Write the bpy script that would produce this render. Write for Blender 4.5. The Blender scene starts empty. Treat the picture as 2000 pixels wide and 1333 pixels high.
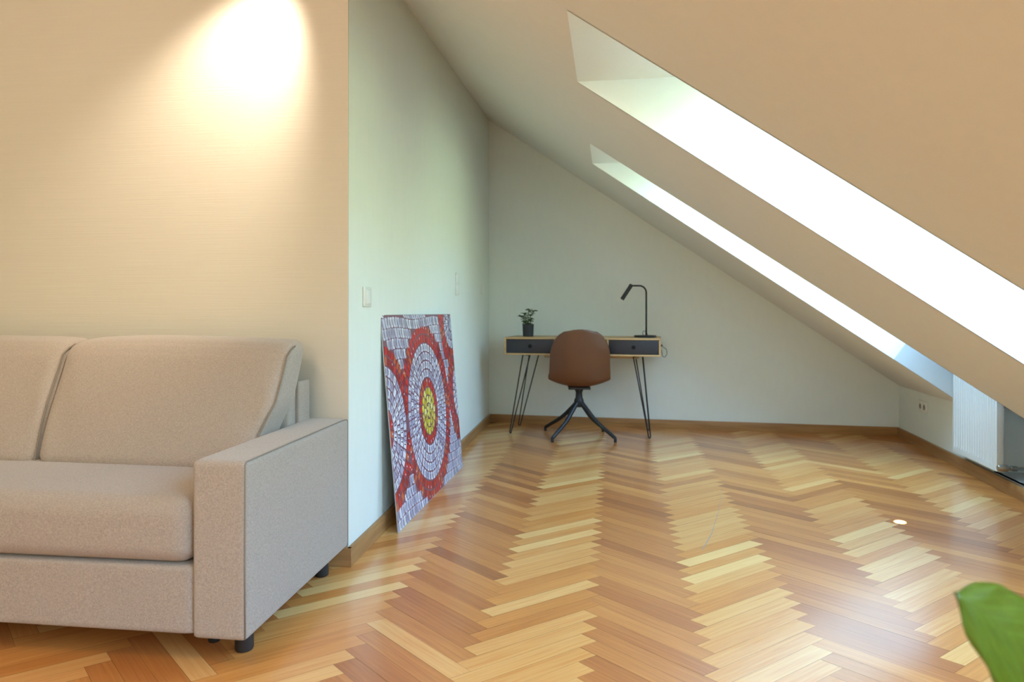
import bpy, bmesh, math, random
from mathutils import Vector, Matrix, Quaternion
random.seed(7)
sc = bpy.context.scene
COL = sc.collection

# ------------------------------------------------------------ camera, world, lights
EYE = Vector((0, 0, .97))
cd = bpy.data.cameras.new('camera'); cam = bpy.data.objects.new('camera', cd); COL.objects.link(cam)
cam.location = EYE; cam.rotation_euler = (math.radians(90), 0, 0)
cd.sensor_width = 36; cd.lens = 24; cd.shift_y = -.0282; cd.clip_start = .05
cd.dof.use_dof = True; cd.dof.focus_distance = 2.6; cd.dof.aperture_fstop = 3.2
sc.camera = cam
sc.view_settings.view_transform = 'Standard'; sc.view_settings.look = 'None'
sc.view_settings.gamma = 1; sc.view_settings.use_curve_mapping = False
sc.view_settings.exposure = 0.03

# directions of the room: E = from the left wall towards the eaves, R = away from the camera along the knee wall
E = Vector((.9774, -.2111, 0)); R = Vector((.2111, .9774, 0))
L = Vector((.1229, .9924, 0)); M = Vector((.9924, -.1229, 0))     # along / across the left wall
UP = Vector((0, 0, 1))
S0 = -1.4714; ZT = 2.666; SL = .688
def zc(s): return ZT - SL * (s - S0)          # height of the sloping ceiling
def P(s, t, z): return E * s + R * t + UP * z
CC = Vector((-.6267, 2.611, 0))               # outer corner of the left wall
def PW(a, b, z): return CC + L * a + M * b + UP * z
ROTE = math.atan2(E.y, E.x); ROTM = math.atan2(M.y, M.x)

w = bpy.data.worlds.new('sky'); sc.world = w; w.use_nodes = True
nt = w.node_tree; nt.nodes.clear()
geo = nt.nodes.new('ShaderNodeNewGeometry'); sep = nt.nodes.new('ShaderNodeSeparateXYZ')
mul = nt.nodes.new('ShaderNodeMath'); mul.operation = 'MULTIPLY'; mul.inputs[1].default_value = -1
rmp = nt.nodes.new('ShaderNodeValToRGB'); bg = nt.nodes.new('ShaderNodeBackground'); out = nt.nodes.new('ShaderNodeOutputWorld')
nt.links.new(geo.outputs['Incoming'], sep.inputs[0]); nt.links.new(sep.outputs['Z'], mul.inputs[0])
nt.links.new(mul.outputs[0], rmp.inputs[0]); nt.links.new(rmp.outputs[0], bg.inputs[0]); nt.links.new(bg.outputs[0], out.inputs[0])
cr = rmp.color_ramp
cr.elements[0].position = 0.0; cr.elements[0].color = (.44, .58, .36, 1)
cr.elements[1].position = 1.0; cr.elements[1].color = (.38, .66, 1, 1)
x = cr.elements.new(.22); x.color = (.48, .64, .46, 1)
x = cr.elements.new(.34); x.color = (.38, .66, 1.05, 1)
bg.inputs[1].default_value = 16.0

def aim(o, d): o.rotation_euler = Vector(d).to_track_quat('-Z', 'Y').to_euler()
def light(name, kind, loc, d, power, color, **kw):
    ld = bpy.data.lights.new(name, kind); ld.energy = power; ld.color = color
    for k, v in kw.items():
        if k == 'portal': ld.cycles.is_portal = True
        else: setattr(ld, k, v)
    o = bpy.data.objects.new(name, ld); COL.objects.link(o); o.location = loc; aim(o, d); return o
WARM = (1, .79, .585)
# warm wall washer above the sofa, on the ceiling just out of frame
wl = PW(-.26, -.16, 2.40); wt = PW(0, -.50, 1.76)
light('ceiling_spot_light', 'SPOT', wl, wt - wl, 92, (1, .86, .70), spot_size=math.radians(64), spot_blend=1.0, shadow_soft_size=.04)
# unseen warm point lights, added out of frame for the room's warm lamp light
for (px, py, pz, pw) in ((-1.35, .65, 2.42, 34), (-1.2, -1.5, 1.7, 44)):
    light('unseen_warm_light', 'POINT', (px, py, pz), (0, 0, -1), pw, WARM, shadow_soft_size=.14)
# narrow beam of sun that slips through the nearer roof window and makes the small bright patch on the floor
sp = P(.548, 2.116, 1.82); st = Vector((1.793, 3.154, 0))
light('sunbeam', 'SPOT', sp, st - sp, 26000, (1, .97, .95), spot_size=math.radians(1.25), spot_blend=.15, shadow_soft_size=.003)

# ------------------------------------------------------------ materials
def mat(name, base=(.8, .8, .8), rough=.5, metal=0, spec=.5, coat=0, build=None, coat_rough=.1):
    m = bpy.data.materials.new(name); m.use_nodes = True
    n = m.node_tree; b = n.nodes['Principled BSDF']
    b.inputs['Base Color'].default_value = (*base, 1); b.inputs['Roughness'].default_value = rough
    b.inputs['Metallic'].default_value = metal; b.inputs['Specular IOR Level'].default_value = spec
    b.inputs['Coat Weight'].default_value = coat; b.inputs['Coat Roughness'].default_value = coat_rough
    if build: build(n, b)
    else: speckle(.025, 60)(n, b)
    return m
def N(n, t, **kw):
    x = n.nodes.new(t)
    for k, v in kw.items(): setattr(x, k, v)
    return x
def speckle(amount, scale, bump=0, stretch=(1, 1, 1), detail=4, coords='Object', dist=.002):
    def f(n, b):
        tc = N(n, 'ShaderNodeTexCoord'); mp = N(n, 'ShaderNodeMapping'); mp.inputs['Scale'].default_value = stretch
        n.links.new(tc.outputs[coords], mp.inputs[0])
        no = N(n, 'ShaderNodeTexNoise'); no.inputs['Scale'].default_value = scale; no.inputs['Detail'].default_value = detail
        n.links.new(mp.outputs[0], no.inputs['Vector'])
        base = b.inputs['Base Color'].default_value[:]
        mx = N(n, 'ShaderNodeMix', data_type='RGBA')
        mx.inputs[6].default_value = tuple(c * (1 - amount * 2) for c in base[:3]) + (1,)
        mx.inputs[7].default_value = tuple(min(1, c * (1 + amount * 2)) for c in base[:3]) + (1,)
        n.links.new(no.outputs[0], mx.inputs[0]); n.links.new(mx.outputs[2], b.inputs['Base Color'])
        if bump:
            bp = N(n, 'ShaderNodeBump'); bp.inputs['Strength'].default_value = bump; bp.inputs['Distance'].default_value = dist
            n.links.new(no.outputs[0], bp.inputs['Height']); n.links.new(bp.outputs[0], b.inputs['Normal'])
    return f
plaster = mat('wall_plaster', (.80, .835, .78), .75, spec=.3, build=speckle(.012, 30, .15, (1, 1, .25)))
ceil_m = mat('ceiling_plaster', (.81, .80, .765), .8, spec=.3, build=speckle(.01, 25, .1))
lining = mat('window_lining_white', (.82, .83, .81), .5, build=speckle(.008, 40, .15, (1, 1, .06)))
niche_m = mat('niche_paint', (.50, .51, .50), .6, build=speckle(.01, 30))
def ribbed(n, b):
    tc = N(n, 'ShaderNodeTexCoord'); sepx = N(n, 'ShaderNodeSeparateXYZ'); n.links.new(tc.outputs['Object'], sepx.inputs[0])
    mp = N(n, 'ShaderNodeMapping'); mp.inputs['Scale'].default_value = (2.5, 2.5, 1); n.links.new(tc.outputs['Object'], mp.inputs[0])
    no = N(n, 'ShaderNodeTexNoise'); no.inputs['Scale'].default_value = 3; n.links.new(mp.outputs[0], no.inputs[0])
    m2 = N(n, 'ShaderNodeMapping'); m2.inputs['Scale'].default_value = (3, 3, 210); n.links.new(tc.outputs['Object'], m2.inputs[0])
    n2 = N(n, 'ShaderNodeTexNoise'); n2.inputs['Scale'].default_value = 1; n2.inputs['Detail'].default_value = 3; n.links.new(m2.outputs[0], n2.inputs[0])
    bp = N(n, 'ShaderNodeBump'); bp.inputs['Strength'].default_value = .2; bp.inputs['Distance'].default_value = .002
    n.links.new(n2.outputs[0], bp.inputs['Height']); n.links.new(bp.outputs[0], b.inputs['Normal'])
    mx = N(n, 'ShaderNodeMix', data_type='RGBA'); mx.inputs[6].default_value = (.655, .60, .51, 1); mx.inputs[7].default_value = (.70, .645, .555, 1)
    n.links.new(n2.outputs[0], mx.inputs[0]); n.links.new(mx.outputs[2], b.inputs['Base Color'])
wallpaper = mat('ribbed_wallpaper', (.74, .66, .54), .8, spec=.25, build=ribbed)

def parquet(n, b):
    at = N(n, 'ShaderNodeAttribute', attribute_name='tone'); uv = N(n, 'ShaderNodeUVMap'); uv.uv_map = 'UVMap'
    mp = N(n, 'ShaderNodeMapping'); mp.inputs['Scale'].default_value = (2.2, 60, 1); n.links.new(uv.outputs[0], mp.inputs[0])
    no = N(n, 'ShaderNodeTexNoise'); no.inputs['Scale'].default_value = 1.6; no.inputs['Detail'].default_value = 6; no.inputs['Distortion'].default_value = .6
    n.links.new(mp.outputs[0], no.inputs['Vector'])
    m2 = N(n, 'ShaderNodeMapping'); m2.inputs['Scale'].default_value = (5, 260, 1); n.links.new(uv.outputs[0], m2.inputs[0])
    n2 = N(n, 'ShaderNodeTexNoise'); n2.inputs['Scale'].default_value = 1; n2.inputs['Detail'].default_value = 2; n.links.new(m2.outputs[0], n2.inputs[0])
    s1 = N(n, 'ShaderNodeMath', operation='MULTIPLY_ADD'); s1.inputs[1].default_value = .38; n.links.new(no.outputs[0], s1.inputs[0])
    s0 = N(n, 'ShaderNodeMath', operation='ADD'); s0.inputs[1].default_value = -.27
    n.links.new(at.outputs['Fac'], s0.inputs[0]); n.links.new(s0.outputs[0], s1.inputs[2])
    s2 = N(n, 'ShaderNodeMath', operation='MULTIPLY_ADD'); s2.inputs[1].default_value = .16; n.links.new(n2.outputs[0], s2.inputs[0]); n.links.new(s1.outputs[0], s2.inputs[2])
    rp = N(n, 'ShaderNodeValToRGB'); c = rp.color_ramp
    c.elements[0].position = 0; c.elements[0].color = (.25, .070, .017, 1)
    c.elements[1].position = 1; c.elements[1].color = (.92, .57, .22, 1)
    k = c.elements.new(.35); k.color = (.50, .162, .036, 1)
    k = c.elements.new(.62); k.color = (.71, .285, .066, 1)
    n.links.new(s2.outputs[0], rp.inputs[0]); n.links.new(rp.outputs[0], b.inputs['Base Color'])
    tg = N(n, 'ShaderNodeTangent', direction_type='UV_MAP'); tg.uv_map = 'UVMap'; n.links.new(tg.outputs[0], b.inputs['Tangent'])
    b.inputs['Anisotropic'].default_value = .5
    bp = N(n, 'ShaderNodeBump'); bp.inputs['Strength'].default_value = .08; bp.inputs['Distance'].default_value = .001
    n.links.new(n2.outputs[0], bp.inputs['Height']); n.links.new(bp.outputs[0], b.inputs['Normal'])
floor_m = mat('oak_parquet', (.5, .3, .1), .38, coat=1.0, spec=.5, build=parquet, coat_rough=.2)
gap_m = mat('parquet_joint', (.09, .045, .02), .8)

def wood(cols, scale=(1, 14, 14), sc_=3.0):
    def f(n, b):
        tc = N(n, 'ShaderNodeTexCoord'); mp = N(n, 'ShaderNodeMapping'); mp.inputs['Scale'].default_value = scale
        n.links.new(tc.outputs['Object'], mp.inputs[0])
        no = N(n, 'ShaderNodeTexNoise'); no.inputs['Scale'].default_value = sc_; no.inputs['Detail'].default_value = 5; no.inputs['Distortion'].default_value = .4
        n.links.new(mp.outputs[0], no.inputs[0]); rp = N(n, 'ShaderNodeValToRGB')
        rp.color_ramp.elements[0].color = (*cols[0], 1); rp.color_ramp.elements[1].color = (*cols[1], 1)
        rp.color_ramp.elements[0].position = .3; rp.color_ramp.elements[1].position = .7
        n.links.new(no.outputs[0], rp.inputs[0]); n.links.new(rp.outputs[0], b.inputs['Base Color'])
    return f
skirt_m = mat('baseboard_oak', rough=.42, build=wood(((.32, .15, .05), (.47, .245, .09))))
desk_m = mat('desk_oak', rough=.45, build=wood(((.50, .31, .135), (.62, .41, .20))))

def fabric(base, dark, light_, bump=.6, scale=1.0):
    def f(n, b):
        tc = N(n, 'ShaderNodeTexCoord')
        outs = []
        for st in ((600, 110, 110), (110, 110, 600), (110, 600, 110)):
            mp = N(n, 'ShaderNodeMapping'); mp.inputs['Scale'].default_value = tuple(q * scale for q in st); mp.inputs['Rotation'].default_value = (.02, .03, .02); n.links.new(tc.outputs['Object'], mp.inputs[0])
            no = N(n, 'ShaderNodeTexNoise'); no.inputs['Scale'].default_value = 1; no.inputs['Detail'].default_value = 2; n.links.new(mp.outputs[0], no.inputs[0]); outs.append(no)
        a = N(n, 'ShaderNodeMath', operation='ADD'); n.links.new(outs[0].outputs[0], a.inputs[0]); n.links.new(outs[1].outputs[0], a.inputs[1])
        a2 = N(n, 'ShaderNodeMath', operation='ADD'); n.links.new(a.outputs[0], a2.inputs[0]); n.links.new(outs[2].outputs[0], a2.inputs[1])
        d = N(n, 'ShaderNodeMath', operation='MULTIPLY_ADD'); d.inputs[1].default_value = 1.1; d.inputs[2].default_value = -1.15; n.links.new(a2.outputs[0], d.inputs[0])
        rp = N(n, 'ShaderNodeValToRGB'); c = rp.color_ramp
        c.elements[0].color = (*dark, 1); c.elements[1].color = (*light_, 1); c.elements[0].position = .15; c.elements[1].position = .85
        k = c.elements.new(.5); k.color = (*base, 1)
        n.links.new(d.outputs[0], rp.inputs[0]); n.links.new(rp.outputs[0], b.inputs['Base Color'])
        b.inputs['Sheen Weight'].default_value = .25
        bp = N(n, 'ShaderNodeBump'); bp.inputs['Strength'].default_value = bump; bp.inputs['Distance'].default_value = .0012
        n.links.new(d.outputs[0], bp.inputs['Height']); n.links.new(bp.outputs[0], b.inputs['Normal'])
    return f
sofa_m = mat('beige_woven_fabric', rough=.9, spec=.15, build=fabric((.41, .335, .28), (.33, .268, .22), (.49, .405, .34), bump=.3, scale=1.9))
seam_m = mat('fabric_seam', (.26, .215, .17), .9, spec=.1)
black_plastic = mat('black_plastic', (.02, .02, .022), .45)
black_metal = mat('black_powder_metal', (.022, .025, .03), .42, metal=.3)
drawer_m = mat('charcoal_drawer', (.030, .030, .038), .5)
hole_m = mat('dark_opening', (.004, .004, .004), .9)
leather = mat('cognac_leather', (.145, .055, .022), .42, spec=.45, build=speckle(.06, 220, .12))
leather_in = mat('cognac_leather_inside', (.12, .055, .028), .5)
pot_m = mat('anthracite_pot', (.032, .034, .040), .6)
soil_m = mat('potting_soil', (.03, .02, .012), .95)
smallleaf_m = mat('jade_leaf', (.04, .10, .025), .4, build=speckle(.3, 40))
stem_m = mat('plant_stem', (.09, .10, .05), .7)
white_plastic = mat('white_plastic', (.80, .80, .76), .35)
socket_dark = mat('socket_recess', (.25, .25, .24), .6)
rad_m = mat('radiator_enamel', (.70, .71, .68), .4)
brass = mat('dull_nickel', (.36, .33, .27), .35, metal=.9)
glass_m = bpy.data.materials.new('window_glass'); glass_m.use_nodes = True
n = glass_m.node_tree; n.nodes.clear()
go = N(n, 'ShaderNodeOutputMaterial'); tr = N(n, 'ShaderNodeBsdfTransparent'); gl = N(n, 'ShaderNodeBsdfGlossy'); mx = N(n, 'ShaderNodeMixShader')
tr.inputs[0].default_value = (.95, .98, .97, 1); gl.inputs['Roughness'].default_value = .02
mx.inputs[0].default_value = .05; n.links.new(tr.outputs[0], mx.inputs[1]); n.links.new(gl.outputs[0], mx.inputs[2]); n.links.new(mx.outputs[0], go.inputs[0])

# ------------------------------------------------------------ helpers
def link_mesh(name, bm, mats, parent=None, smooth=False, kind=None):
    me = bpy.data.meshes.new(name)
    bmesh.ops.recalc_face_normals(bm, faces=bm.faces[:])
    bm.to_mesh(me); bm.free()
    for m in (mats if isinstance(mats, (list, tuple)) else [mats]): me.materials.append(m)
    if smooth:
        for p in me.polygons: p.use_smooth = True
    o = bpy.data.objects.new(name, me); COL.objects.link(o)
    if parent: o.parent = parent
    if kind: o['kind'] = kind
    return o
def auto(o, deg=35):
    for p in o.data.polygons: p.use_smooth = True
    o.data.set_sharp_from_angle(angle=math.radians(deg)); return o
def thing(name, label, cat, loc=(0, 0, 0), rz=0, group=None):
    o = bpy.data.objects.new(name, None); COL.objects.link(o); o.empty_display_size = .1
    o.location = loc; o.rotation_euler = (0, 0, rz); o['label'] = label; o['category'] = cat
    if group: o['group'] = group
    return o
def tag(o, label, cat, group=None):
    o['label'] = label; o['category'] = cat
    if group: o['group'] = group
    return o
def quad(bm, pts, mi=0):
    f = bm.faces.new([bm.verts.new(p) for p in pts]); f.material_index = mi; return f
def prism(bm, pts, off, mi=0):
    off = Vector(off); a = [bm.verts.new(p) for p in pts]; b = [bm.verts.new(Vector(p) + off) for p in pts]
    fs = [bm.faces.new(a), bm.faces.new(b[::-1])]
    k = len(pts)
    for i in range(k): fs.append(bm.faces.new((a[i], b[i], b[(i + 1) % k], a[(i + 1) % k])))
    for f in fs: f.material_index = mi
    return fs
def box(bm, lo, hi, mi=0, bev=0, seg=2, fn=None):
    x0, y0, z0 = lo; x1, y1, z1 = hi
    vs = [bm.verts.new((x, y, z)) for z in (z0, z1) for y in (y0, y1) for x in (x0, x1)]
    idx = ((0, 1, 3, 2), (4, 6, 7, 5), (0, 4, 5, 1), (1, 5, 7, 3), (3, 7, 6, 2), (2, 6, 4, 0))
    fs = [bm.faces.new([vs[i] for i in q]) for q in idx]
    for f in fs: f.material_index = mi
    if bev:
        es = list({e for f in fs for e in f.edges})
        r = bmesh.ops.bevel(bm, geom=es, offset=bev, segments=seg, profile=.5, affect='EDGES')
        for f in r['faces']: f.material_index = mi
    if fn:
        for v in bm.verts: v.co = fn(v.co)
def tube(bm, pts, r, seg=10, mi=0, caps=True, radii=None):
    pts = [Vector(p) for p in pts]; rings = []
    prev = None
    for i, p in enumerate(pts):
        d = (pts[min(i + 1, len(pts) - 1)] - pts[max(i - 1, 0)]).normalized()
        if prev is None:
            a = d.cross(Vector((0, 0, 1)) if abs(d.z) < .9 else Vector((1, 0, 0))).normalized()
        else:
            a = (prev - d * prev.dot(d)).normalized()
        prev = a; b = d.cross(a); rr = radii[i] if radii else r
        rings.append([bm.verts.new(p + (a * math.cos(2 * math.pi * k / seg) + b * math.sin(2 * math.pi * k / seg)) * rr) for k in range(seg)])
    for i in range(len(rings) - 1):
        for k in range(seg):
            f = bm.faces.new((rings[i][k], rings[i][(k + 1) % seg], rings[i + 1][(k + 1) % seg], rings[i + 1][k])); f.material_index = mi
    if caps:
        bm.faces.new(rings[0][::-1]).material_index = mi; bm.faces.new(rings[-1]).material_index = mi
def lathe(bm, prof, seg=32, mi=0, c=(0, 0, 0)):
    rings = []
    for r, z in prof:
        if r < 1e-6: rings.append([bm.verts.new((c[0], c[1], c[2] + z))])
        else: rings.append([bm.verts.new((c[0] + r * math.cos(2 * math.pi * k / seg), c[1] + r * math.sin(2 * math.pi * k / seg), c[2] + z)) for k in range(seg)])
    for a, b in zip(rings, rings[1:]):
        for k in range(seg):
            va = [a[k % len(a)], a[(k + 1) % len(a)]] if len(a) > 1 else [a[0]]
            vb = [b[(k + 1) % len(b)], b[k % len(b)]] if len(b) > 1 else [b[0]]
            if len(va) + len(vb) > 2: bm.faces.new(va + vb).material_index = mi
def NB(): return bmesh.new()

# ------------------------------------------------------------ room shell
TB = 5.849                                            # back wall
SK = 1.8275                                           # knee wall
TR_ = -3.2                                            # rear end of the room
HC = 3.2; SR = S0 - (HC - ZT) / SL                    # flat ceiling
# floor ------------------------------------------------
bm = NB(); XF, YF = (-4.6, 3.6), (-3.6, 6.4)
quad(bm, [(XF[0], YF[0], -.0015), (XF[1], YF[0], -.0015), (XF[1], YF[1], -.0015), (XF[0], YF[1], -.0015)], 1)
uvl = bm.loops.layers.uv.new('UVMap'); tn = bm.loops.layers.float_color.new('tone')
PLK, PWD = .472, .068
STP = PLK / math.sqrt(2)                              # visible strip width
g = .0004
RUN = Vector((.1483, .9889, 0)) * .869; CRS = Vector((.9947, -.1025, 0))   # run of the zigzag and across it
sv = 1333 * .97 / (1203 - 610); SP0 = Vector((.1155 * sv, sv, 0))
def plank(pc, qc, sgn, tone):
    hl, hw = PLK / 2 - g, PWD / 2 - g; k = math.sqrt(.5)
    cs = [(-hl, -hw), (hl, -hw), (hl, hw), (-hl, hw)]; vs = []
    for a, b in cs:
        p_ = pc + (a * k - b * k * sgn); q_ = qc + (a * k * sgn + b * k)
        v = SP0 + RUN * p_ + CRS * q_; v.z = random.uniform(-.00025, .00025); vs.append(bm.verts.new(v))
    f = bm.faces.new(vs); ou, ov = random.uniform(0, 40), random.uniform(0, 40)
    for lp, (a, b) in zip(f.loops, cs):
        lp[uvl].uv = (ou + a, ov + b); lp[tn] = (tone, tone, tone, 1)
step = PWD * math.sqrt(2)
for k in range(-17, 16):
    for j in range(-100, 80):
        pc = step * j + (step * .5 if k % 2 else 0); qc = STP * (k + .5)
        c = SP0 + RUN * pc + CRS * qc
        if not (XF[0] + .3 < c.x < XF[1] - .3 and YF[0] + .3 < c.y < YF[1] - .3): continue
        if c.y > 2.3 and (c - CC).dot(M) < -.6: continue
        t = random.gauss(.50, .095) + (.19 if k % 2 else -.05)  # every other strip is paler: sheen of its grain direction put into the colour
        if random.random() < .07: t += random.choice((-.2, .2))
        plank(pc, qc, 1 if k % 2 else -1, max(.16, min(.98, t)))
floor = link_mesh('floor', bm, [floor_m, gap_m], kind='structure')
bm = NB()
def fl(u, v, z=.0012):
    Y = 1333. * (.97 - z) / (v - 610); return Vector(((u - 1000) / 1333. * Y, Y, z))
sc_pts = [fl(*p) for p in ((1407, 958), (1408, 975), (1403, 1000), (1396, 1022), (1390, 1042), (1380, 1060), (1371, 1074))]
tube(bm, sc_pts, .0013, 6, radii=[.0004, .0006, .0007, .0009, .0012, .0015, .001])
o = link_mesh('hair_thread', bm, mat('pale_thread', (.27, .29, .33), .6))
tag(o, 'thin pale grey-blue thread lying curved on the parquet in the middle of the floor', 'thread')

# ceiling slope with slots -----------------------------
# slot: (s top near, t near top, s top far, t far top, t near knee, t far knee)
slots = [(-.381, 3.828, -.433, 4.522, 3.83, 4.655), (-.258, 1.938, -.312, 2.655, 2.03, 2.78),
         (-.28, -.40, -.30, .80, -.36, .86), (-.28, -1.83, -.30, -1.10, -1.78, -1.02)]  # third slot is unseen, widened to throw more daylight on the sofa arm
per = [P(SR, TB + .02, HC), P(SK, TB + .02, zc(SK))]
for (sn, tn_, sf, tf, tnk, tfk) in slots:
    per += [P(SK, tfk, zc(SK)), P(sf, tf, zc(sf)), P(sn, tn_, zc(sn)), P(SK, tnk, zc(SK))]
per += [P(SK, TR_, zc(SK)), P(SR, TR_, HC)]
NRM = (E * .567 + UP * .824).normalized()
bm = NB(); f = bm.faces.new([bm.verts.new(p) for p in per]); bmesh.ops.triangulate(bm, faces=[f], ngon_method='EAR_CLIP')
link_mesh('ceiling', bm, ceil_m, kind='structure')
bm = NB(); prism(bm, [P(SR + .01, TB + .02, HC), P(SR + .01, TR_, HC), P(-4.9, TR_, HC), P(-4.9, TB + .02, HC)], UP * .1)
link_mesh('ceiling_flat', bm, ceil_m, kind='structure')

# roof windows ------------------------------------------
DP = .33; DS = DP * .567; DZ = DP * .824; DR = DP / .824
SBL = 1.418                                            # lower end of the lining, on the ceiling plane
LEDGE = .078
for i, (sn, tn_, sf, tf, tnk, tfk) in enumerate(slots, 1):
    def tN(s): return tn_ + (tnk - tn_) * (s - sn) / (SK - sn)
    def tF(s): return tf + (tfk - tf) * (s - sf) / (SK - sf)
    def zr(s): return zc(s) + DR
    s_top = sf + DR / SL - .02
    s_bot = SBL + DS
    BK = SK + .36
    bm = NB()
    for (tt, s0, sgn) in ((tF, sf, 1), (tN, sn, -1)):
        stp = s0 + DR / SL
        # white lining part of the side
        prism(bm, [P(s0, tt(s0), zc(s0)), P(SBL, tt(SBL), zc(SBL)), P(s_bot, tt(s_bot), zr(s_bot)), P(stp, tt(stp), zr(stp))], R * .012 * sgn, 0)
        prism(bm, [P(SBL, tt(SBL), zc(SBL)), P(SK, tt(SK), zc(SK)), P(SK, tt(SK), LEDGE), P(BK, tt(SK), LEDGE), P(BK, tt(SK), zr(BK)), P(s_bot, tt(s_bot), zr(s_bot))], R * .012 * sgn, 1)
    st2 = sf + DR / SL; st1 = sn + DR / SL
    prism(bm, [P(sn, tN(sn), zc(sn)), P(sf, tF(sf), zc(sf)), P(st2, tF(st2), zr(st2)), P(st1, tN(st1), zr(st1))], UP * .02, 0)
    # closed roof below the window, niche back and ledge
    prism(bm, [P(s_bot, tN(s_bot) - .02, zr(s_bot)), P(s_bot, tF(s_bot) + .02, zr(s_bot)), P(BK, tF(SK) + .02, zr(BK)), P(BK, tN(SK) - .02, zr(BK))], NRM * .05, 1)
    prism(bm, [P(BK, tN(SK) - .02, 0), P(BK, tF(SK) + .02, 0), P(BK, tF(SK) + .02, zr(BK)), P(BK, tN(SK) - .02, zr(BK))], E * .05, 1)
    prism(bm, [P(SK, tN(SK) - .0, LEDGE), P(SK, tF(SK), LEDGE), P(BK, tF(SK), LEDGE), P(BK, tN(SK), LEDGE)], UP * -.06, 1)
    if i == 1:   # the knee wall carries on behind the radiator
        prism(bm, [P(SK, 4.30, LEDGE), P(BK, 4.30, LEDGE), P(BK, 4.655, LEDGE), P(SK, 4.655, LEDGE)], UP * (zc(SK) - LEDGE + .04), 2)
    link_mesh('trim_%d' % i, bm, [lining, niche_m, plaster], kind='structure')
    # window: frame, sash and pane
    def ring(bm, a0, a1, wdt, d0, d1):
        def Q(s, t, d): return P(s, t, zr(s)) + NRM * d
        tA0, tA1 = tN(a0) + .002, tF(a0) - .002; tB0, tB1 = tN(a1) + .002, tF(a1) - .002
        wd = wdt / 1.214
        h = d1 - d0
        prism(bm, [Q(a0, tA0, d0), Q(a0, tA1, d0), Q(a0 + wd, tA1, d0), Q(a0 + wd, tA0, d0)], NRM * h)
        prism(bm, [Q(a1 - wd, tB0, d0), Q(a1 - wd, tB1, d0), Q(a1, tB1, d0), Q(a1, tB0, d0)], NRM * h)
        prism(bm, [Q(a0 + wd, tA0, d0), Q(a1 - wd, tB0, d0), Q(a1 - wd, tB0 + wdt, d0), Q(a0 + wd, tA0 + wdt, d0)], NRM * h)
        prism(bm, [Q(a0 + wd, tA1 - wdt, d0), Q(a1 - wd, tB1 - wdt, d0), Q(a1 - wd, tB1, d0), Q(a0 + wd, tA1, d0)], NRM * h)
    bm = NB(); ring(bm, s_top + .02, s_bot, .05, .0, .07)
    win = link_mesh('window_%d' % i, bm, lining, kind='structure')
    bm = NB()
    a0, a1 = s_top + .05, s_bot - .03
    prism(bm, [P(a0, tN(a0) + .03, zr(a0)) + NRM * .03, P(a0, tF(a0) - .03, zr(a0)) + NRM * .03, P(a1, tF(a1) - .03, zr(a1)) + NRM * .03, P(a1, tN(a1) + .03, zr(a1)) + NRM * .03], NRM * .006)
    link_mesh('pane', bm, glass_m, win)
    cs, ct = (s_top + s_bot) / 2, (tN(.5) + tF(.5)) / 2
    pl = light('daylight_portal', 'AREA', P(cs, ct, zr(cs)) + NRM * .10, -NRM, 1, (1, 1, 1), portal=1, shape='RECTANGLE', size=1.0, size_y=1.0)
    zx = (E * .824 - UP * .567).normalized()
    pl.rotation_euler = Matrix((zx, NRM.cross(zx), NRM)).transposed().to_euler()
    pl.data.size = (s_bot - s_top) * 1.214; pl.data.size_y = tF(.5) - tN(.5)

# walls -------------------------------------------------
def sB(p): return p.dot(E)
A = PW(0, 0, 0)
Bc = Vector((-.2035, 6.028, 0))
bm = NB()
A2 = A + L * .006
prism(bm, [A2, Bc, Bc + UP * (zc(sB(Bc)) + .03), A2 + UP * (zc(sB(A)) + .03)], M * -.12)
link_mesh('wall_left', bm, plaster, kind='structure')
bm = NB()
Dk = P(SK, TB, 0)
prism(bm, [Bc - E * .15, Dk + E * .1, Dk + E * .1 + UP * zc(SK + .1), Bc - E * .15 + UP * zc(sB(Bc) - .15)], R * .1)
link_mesh('wall_back', bm, plaster, kind='structure')
bm = NB()
edges = [TB + .05] + [v for s_ in slots for v in (s_[5], s_[4])] + [TR_]
for a, b in zip(edges[0::2], edges[1::2]):
    prism(bm, [P(SK, a, 0), P(SK, b, 0), P(SK, b, zc(SK)), P(SK, a, zc(SK))], E * .1)
for s_ in slots:
    prism(bm, [P(SK, s_[5], 0), P(SK, s_[4], 0), P(SK, s_[4], LEDGE), P(SK, s_[5], LEDGE)], E * .02)
link_mesh('wall_right', bm, plaster, kind='structure')
bm = NB()
e1 = PW(0, 0, 0); e2 = PW(0, -3.6, 0); zt = zc(sB(e1)) 
sR = PW(0, -1.2, 0)
prism(bm, [e1, e2, e2 + UP * HC, PW(0, (SR - sB(e1)) / M.dot(E), HC), e1 + UP * (zt + .02)], L * .012)
link_mesh('wall_sofa_side', bm, wallpaper, kind='structure')
bm = NB(); prism(bm, [e2, e2 - L * 7, e2 - L * 7 + UP * HC, e2 + UP * HC], M * -.1)
link_mesh('wall_far_left', bm, plaster, kind='structure')
# rear wall
bm = NB(); rz0 = SK + .1
prism(bm, [P(-4.9, TR_ + .05, 0), P(rz0, TR_ + .05, 0), P(rz0, TR_ + .05, zc(rz0)), P(SR, TR_ + .05, HC), P(-4.9, TR_ + .05, HC)], R * -.15)
link_mesh('wall_rear', bm, plaster, kind='structure')

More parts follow.
